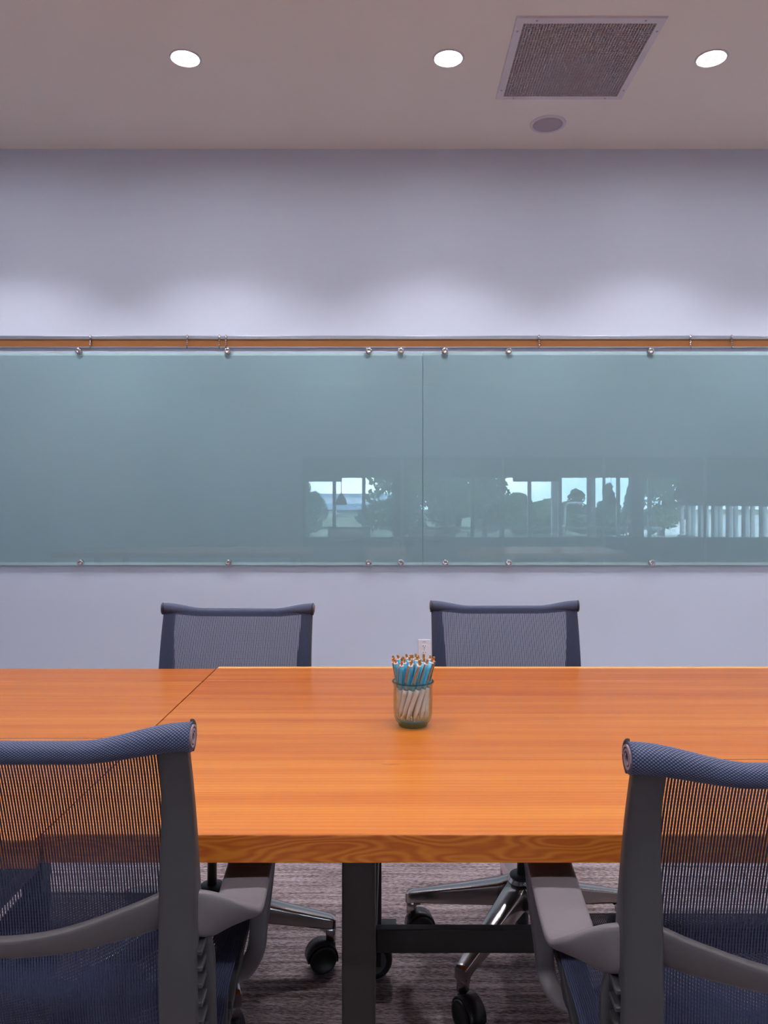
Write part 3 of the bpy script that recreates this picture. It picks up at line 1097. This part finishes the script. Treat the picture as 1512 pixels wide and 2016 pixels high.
def brace_mesh(lift):
    bm = bmesh.new()
    pts = cr([(-0.192, -0.250, 0.675, 0.0225), (-0.175, -0.253, 0.670, 0.0222), (-0.14, -0.261, 0.660, 0.0200), (-0.07, -0.273, 0.646, 0.0145), (0, -0.277, 0.6420, 0.0118),
              (0.07, -0.273, 0.646, 0.0145), (0.14, -0.261, 0.660, 0.0200), (0.175, -0.253, 0.670, 0.0222), (0.192, -0.250, 0.675, 0.0225)], 5)
    fr = []
    for x, y, z, h in pts:
        fr.append(((x, y, z + lift), (0, -0.34 * h, 0.97 * h), (0, 0.0060, 0.0020)))
    sweep(bm, fr, 14, 0.5)
    return mesh_of('back_brace', bm, M['brace'])

ARM = [ # x, y, z, half width, width direction, half thickness
    (.200, -.247, .668, .0225, (0, .05, 1), .0065),
    (.215, -.246, .664, .0235, (.12, .05, .99), .0065),
    (.230, -.231, .651, .0255, (.42, -.05, .90), .0065),
    (.243, -.208, .634, .0285, (.80, -.10, .60), .0062),
    (.244, -.172, .620, .0305, (.97, -.06, .22), .0060),
    (.239, -.110, .614, .0315, (1, 0, .05), .0058),
    (.233, -.020, .615, .0315, (1, 0, .02), .0055),
    (.227, .060, .614, .0315, (1, 0, 0), .0055),
    (.224, .110, .601, .0310, (1, 0, 0), .0055),
    (.220, .133, .565, .0270, (1, 0, 0), .0058),
    (.222, .137, .510, .0190, (1, 0, -.1), .0062),
    (.219, .130, .450, .0150, (1, 0, -.15), .0068),
    (.216, .115, .410, .0145, (1, 0, -.2), .0075),
    (.204, .092, .394, .0145, (.9, .3, -.3), .0080),
    (.186, .075, .394, .0140, (.7, .6, -.2), .0080)]
def arm_mesh(sx, lift):
    bm = bmesh.new()
    pts = cr([(a[0], a[1], a[2], a[3], *a[4], a[5]) for a in ARM], 4)
    fr = []
    for i, p in enumerate(pts):
        c = Vector(p[:3])
        t = (Vector(pts[min(i + 1, len(pts) - 1)][:3]) - Vector(pts[max(i - 1, 0)][:3])).normalized()
        wv = Vector(p[4:7])
        wv = (wv - t * wv.dot(t)).normalized()
        th = t.cross(wv).normalized()
        m_ = lambda v: (sx * v.x, v.y, v.z)
        c.z += lift
        fr.append((m_(c), m_(wv * p[3]), m_(th * p[7])))
    sweep(bm, fr, 16, 0.5)
    return mesh_of('armrest', bm, M['arm'])

def mechanism_mesh(lift):
    bm = bmesh.new()
    rings = []
    for y, w, z0, z1 in ((-0.09, 0.03, 0.36, 0.385), (-0.06, 0.055, 0.34, 0.40), (0.03, 0.06, 0.335, 0.405), (0.09, 0.05, 0.35, 0.40), (0.11, 0.03, 0.365, 0.39)):
        rings.append([(u * w, y, (z0 + z1) / 2 + v * (z1 - z0) / 2 + lift) for u, v in section(12, 0.5)])
    loft(bm, rings)
    for sx in (-1, 1):
        fr = [((sx * x, 0.045 + 0.03 * (x / 0.2), z + lift), (0, 0.022, 0), (0, 0, 0.010)) for x, z in ((0.03, 0.375), (0.1, 0.38), (0.16, 0.392), (0.2, 0.408))]
        sweep(bm, fr, 12, 0.5)
    return mesh_of('tilt_mechanism', bm, M['rail'])

BR, BTIP, BHUB = 0.31, 0.128, 0.212
def base_leg_mesh():
    bm = bmesh.new()
    rings = []
    for f in (0, 0.15, 0.35, 0.6, 0.85, 0.95, 1.0):
        x = 0.018 + (BR - 0.018) * f
        zt = BHUB + (BTIP - BHUB) * (f ** 0.92)
        hgt = 0.064 - 0.036 * f
        w = 0.030 - 0.0155 * f
        rings.append([(x, u * w, zt - hgt / 2 + v * hgt / 2) for u, v in section(14, 0.28)])
    loft(bm, rings)
    # drop post at the tip
    rings = []
    for z, dx in ((BTIP - 0.012, 0.0), (BTIP - 0.036, 0.0), (0.073, 0.0)):
        rings.append([(BR - 0.0125 + u * 0.0125, v * 0.0125, z) for u, v in section(14, 0.5)])
    loft(bm, rings)
    # fillet under the arm
    prof = [(BR - 0.024, BTIP - 0.024), (BR - 0.024, BTIP - 0.042), (BR - 0.0262, BTIP - 0.034), (BR - 0.031, BTIP - 0.0295), (BR - 0.040, BTIP - 0.027)]
    loft(bm, [[(x, y, z) for x, z in prof] for y in (-0.011, 0.011)], smooth=False)
    return mesh_of('base_leg', bm, M['base_metal'])
base_leg_me = base_leg_mesh()

def office_caster_mesh():
    bm = bmesh.new()
    lathe(bm, [(0, 0.080), (0.009, 0.080), (0.009, 0.066), (0.0125, 0.064), (0.0125, 0.05), (0, 0.05)], 14)
    for sy in (-1, 1):
        b2 = bmesh.new()
        lathe(b2, [(0, -0.0095), (0.025, -0.0095), (0.0315, -0.0085), (0.034, -0.005), (0.034, 0.006), (0.032, 0.0095), (0.0275, 0.009), (0.0255, 0.007), (0, 0.006)], 28)
        bmesh.ops.rotate(b2, verts=b2.verts, cent=(0, 0, 0), matrix=Matrix.Rotation(-sy * PI / 2, 3, 'X'))
        bmesh.ops.translate(b2, verts=b2.verts, vec=(-0.024, sy * 0.0165, 0.034))
        me = bpy.data.meshes.new('tmp')
        b2.to_mesh(me)
        b2.free()
        bm.from_mesh(me)
        bpy.data.meshes.remove(me)
    # hood over the wheels
    rings = []
    for k in range(13):
        a = R(-15 + 200 * k / 12)
        c, s_ = math.cos(a), math.sin(a)
        rings.append([(-0.024 + (0.0375 + u * 0.0018) * c, v * 0.021, 0.034 + (0.0375 + u * 0.0018) * s_) for u, v in ((-1, -1), (1, -1), (1, 1), (-1, 1))])
    loft(bm, rings)
    return mesh_of('caster', bm, M['black_plastic'])
office_caster_me = office_caster_mesh()

bm = bmesh.new()
lathe(bm, [(0, 0.135), (0.030, 0.135), (0.036, 0.15), (0.040, 0.19), (0.038, 0.207), (0.033, 0.213), (0.033, 0.2145), (0, 0.2145)], 28)
hub_me = mesh_of('base_hub', bm, M['base_metal'])
bm = bmesh.new()
lathe(bm, [(0.0125, 0.2145), (0.031, 0.2145), (0.031, 0.219), (0.027, 0.222), (0.0125, 0.222)], 24)
lathe(bm, [(0, 0.135), (0.018, 0.135), (0.018, 0.085), (0.015, 0.08), (0, 0.08)], 16)
collar_me = mesh_of('collar', bm, M['black_plastic'])

CACHE = {}
def chair_meshes(lift):
    if lift in CACHE:
        return CACHE[lift]
    d = {'fabric': fabric_mesh(lift), 'weft': weft_mesh(lift), 'roll': roll_mesh(lift), 'brace': brace_mesh(lift), 'mech': mechanism_mesh(lift)}
    for sx in (-1, 1):
        d['rail', sx] = rail_mesh(sx, lift)
        d['flange', sx] = flange_mesh(sx, lift)
        d['arm', sx] = arm_mesh(sx, lift)
        d['end', sx] = roll_end_mesh(sx, lift)
    bm = bmesh.new()
    lathe(bm, [(0, 0.2), (0.0118, 0.2), (0.0118, 0.30 + lift), (0.02, 0.30 + lift), (0.02, 0.35 + lift), (0, 0.35 + lift)], 20)
    d['column'] = mesh_of('gas_column', bm, M['column'])
    CACHE[lift] = d
    return d

def office_chair(x, y, rotz, lift, base_deg, casters, label):
    t = thing('office_chair', label, 'chair', (x, y, 0), rotz, 'mesh office chairs around the table')
    d = chair_meshes(lift)
    for sx in (-1, 1):
        rl = link('side_rail', d['rail', sx], t)
        for p, tt, n in RIBS:
            f0 = rail_span(p)[0]
            q = p + n * ((0.011 + f0 + 0.002) / 2)
            sc = max(0.1, (f0 + 0.003 - 0.011) / 0.021)
            rb = link('spine_rib', rib_me, rl, (sx * (0.2035 * seat_in(p) + 0.003 * (1 - sstep(-0.17, -0.04, p.x))), q.x, q.y + lift))
            rb.rotation_euler = (math.atan2(n.y, n.x), 0, 0)
            rb.scale = (1, sc, 1)
        link('spine_flange', d['flange', sx], rl)
        link('armrest', d['arm', sx], t)
    f = link('mesh_fabric', d['fabric'], t)
    wf = link('cross_threads', d['weft'], f)
    rr = link('top_roll', d['roll'], t)
    for sx in (-1, 1):
        link('rolled_edge', d['end', sx], rr)['label'] = 'pale rolled cloth end'
    link('back_brace', d['brace'], t)
    link('tilt_mechanism', d['mech'], t)
    link('gas_column', d['column'], t)
    hb = link('base_hub', hub_me, t)
    link('collar', collar_me, hb)['label'] = 'black plastic collar'
    for k in range(5):
        a = R(base_deg + 72 * k) - rotz
        lg = link('base_leg', base_leg_me, t, None, (0, 0, a))
        link('caster', office_caster_me, lg, (BR - 0.0125, 0, 0), (0, 0, R(casters[k]) - R(base_deg + 72 * k)))['label'] = 'black twin-wheel caster'
    return t

office_chair(-0.4325, 1.105, R(0), 0.055, 54, (20, 100, 170, 250, 320), 'near left grey mesh chair, its back to the viewer')
office_chair(0.452, 1.037, R(0), 0.055, 54, (60, 10, 200, 300, 120), 'near right grey mesh chair, its back to the viewer')
office_chair(-0.450, 1.915, R(178.5), 0.0, 4, (18, 100, 200, 240, -60), 'far left grey mesh chair facing the table, before the blank part of the wall')
office_chair(0.338, 1.972, R(180.5), 0.0, 18, (60, 130, 190, 118, -30), 'far right grey mesh chair facing the table, before the wall outlet')

# ------------------------------------------------------------------ jar of pens
JX, JY = 0.0432, 1.508
jar = thing('glass_jar', 'rounded clear glass jar packed with blue and white pens', 'jar', (JX, JY, TZ))
bm = bmesh.new()
outer = [(0, 0.0), (0.026, 0.0), (0.0285, 0.0012), (0.029, 0.004), (0.0300, 0.0065), (0.0345, 0.011), (0.0372, 0.018), (0.0384, 0.027), (0.0386, 0.05), (0.0385, 0.074),
         (0.0388, 0.079), (0.0405, 0.0835), (0.0412, 0.0865), (0.0405, 0.0880)]
inner = [(0.0390, 0.0872), (0.0368, 0.081), (0.0360, 0.075), (0.0362, 0.05), (0.0360, 0.027), (0.0345, 0.019), (0.031, 0.0125), (0.025, 0.009), (0, 0.008)]
lathe(bm, outer + inner, 56)
obj('jar_body', bm, M['jar'], jar)
bm = bmesh.new()
lathe(bm, [(0.0398 + 0.0017 * math.cos(a), 0.0876 + 0.0016 * math.sin(a)) for a in [2 * PI * k / 10 for k in range(11)]], 56)
obj('rim', bm, thin_glass('jar_rim_glass', (0.50, 0.64, 0.60, 1)), jar)

def pen_parts():
    d = {}
    bm = bmesh.new()
    lathe(bm, [(0, 0.0), (0.0009, 0.0), (0.0011, 0.004), (0.0026, 0.0055), (0.0042, 0.022), (0.0046, 0.040), (0.0047, 0.062), (0.0045, 0.070), (0, 0.070)], 16)
    d['grip'] = mesh_of('grip', bm, M['pen_white'])
    bm = bmesh.new()
    lathe(bm, [(0, 0.070), (0.0045, 0.070), (0.0046, 0.075), (0.0046, 0.115), (0.0043, 0.1265), (0, 0.1265)], 16)
    d['barrel'] = mesh_of('barrel', bm, M['pen_blue'])
    bm = bmesh.new()
    lathe(bm, [(0, 0.1265), (0.0044, 0.1265), (0.0042, 0.1290), (0.003, 0.1296), (0, 0.1296)], 14)
    d['collar'] = mesh_of('collar', bm, M['pen_white'])
    bm = bmesh.new()
    lathe(bm, [(0, 0.1296), (0.0023, 0.1296), (0.0023, 0.1375), (0.0018, 0.1386), (0, 0.1386)], 12)
    d['clicker'] = mesh_of('clicker', bm, M['gold'])
    bm = bmesh.new()
    fr = [((0.0042, 0, 0.1275), (0, 0.0014, 0), (0.0005, 0, 0.0004)), ((0.0064, 0, 0.1280), (0, 0.0014, 0), (0.0004, 0, 0.0005)), ((0.0070, 0, 0.1262), (0, 0.0014, 0), (0.0005, 0, 0)),
          ((0.0066, 0, 0.105), (0, 0.0013, 0), (0.0005, 0, 0)), ((0.0056, 0, 0.088), (0, 0.0013, 0), (0.0005, 0, 0)), ((0.0060, 0, 0.086), (0, 0.0012, 0), (0.0005, 0, 0))]
    sweep(bm, fr, 8, 0.5)
    d['clip'] = mesh_of('clip', bm, M['gold'])
    return d
PEN = pen_parts()
pi_ = 0
def pen(bottom, direction, clip_a, label):
    t = thing('pen', label, 'pen', bottom, 0, 'blue and white pens in the glass jar')
    t.rotation_mode = 'QUATERNION'
    q = Vector((0, 0, 1)).rotation_difference(Vector(direction).normalized())
    t.rotation_quaternion = q @ Matrix.Rotation(clip_a, 4, 'Z').to_quaternion()
    t.scale = (1, 1, 0.9)
    link('grip', PEN['grip'], t)['label'] = 'white lower barrel'
    link('barrel', PEN['barrel'], t)
    link('collar', PEN['collar'], t)['label'] = 'white collar ring'
    link('clicker', PEN['clicker'], t)['label'] = 'gold clicker'
    link('clip', PEN['clip'], t)['label'] = 'gold clip'
PORD = ('leftmost', 'second from left', 'third from left', 'fourth from left', 'fourth from right', 'third from right', 'second from right', 'rightmost')
front = sorted((math.cos(2 * PI * k / 14 + 0.13), k) for k in range(14) if math.sin(2 * PI * k / 14 + 0.13) < 0)
front = {k: i for i, (c, k) in enumerate(front)}
for ring_r, n, slope, ph in ((0.0268, 14, 0.34, 0.13), (0.0162, 9, 0.18, 0.3), (0.006, 3, 0.07, 0.9)):
    for k in range(n):
        a = 2 * PI * k / n + ph
        # waist 40 mm up; tilted along +tangent so that the near pens lean right going up
        wst = Vector((ring_r * math.cos(a), ring_r * math.sin(a), 0.041 + 0.005 * math.sin(3 * a)))
        tg = Vector((-math.sin(a), math.cos(a), 0))
        d = (tg * slope + Vector((0, 0, 1))).normalized()
        zb = 0.0105 + rnd.uniform(0, 0.0035)
        b = wst - d * ((wst.z - zb) / d.z)
        rr = math.hypot(b.x, b.y)
        if rr > 0.024:
            zb = zb + (rr - 0.024) * 0.9
            b = wst - d * ((wst.z - zb) / d.z)
        ca = a + rnd.choice((-1, 1)) * rnd.uniform(0.1, 0.5) if n > 10 else rnd.uniform(0, 6.28)
        if n == 14 and k in front:
            i = front[k]
            w = PORD[i] if i < 4 else PORD[8 - (len(front) - i)]
            lb = 'blue and white pen, %s in the front row against the jar glass' % w
        else:
            lb = 'blue and white pen with gold clicker, behind the front row in the jar'
        pen((JX + b.x, JY + b.y, TZ + b.z), d, ca, lb)
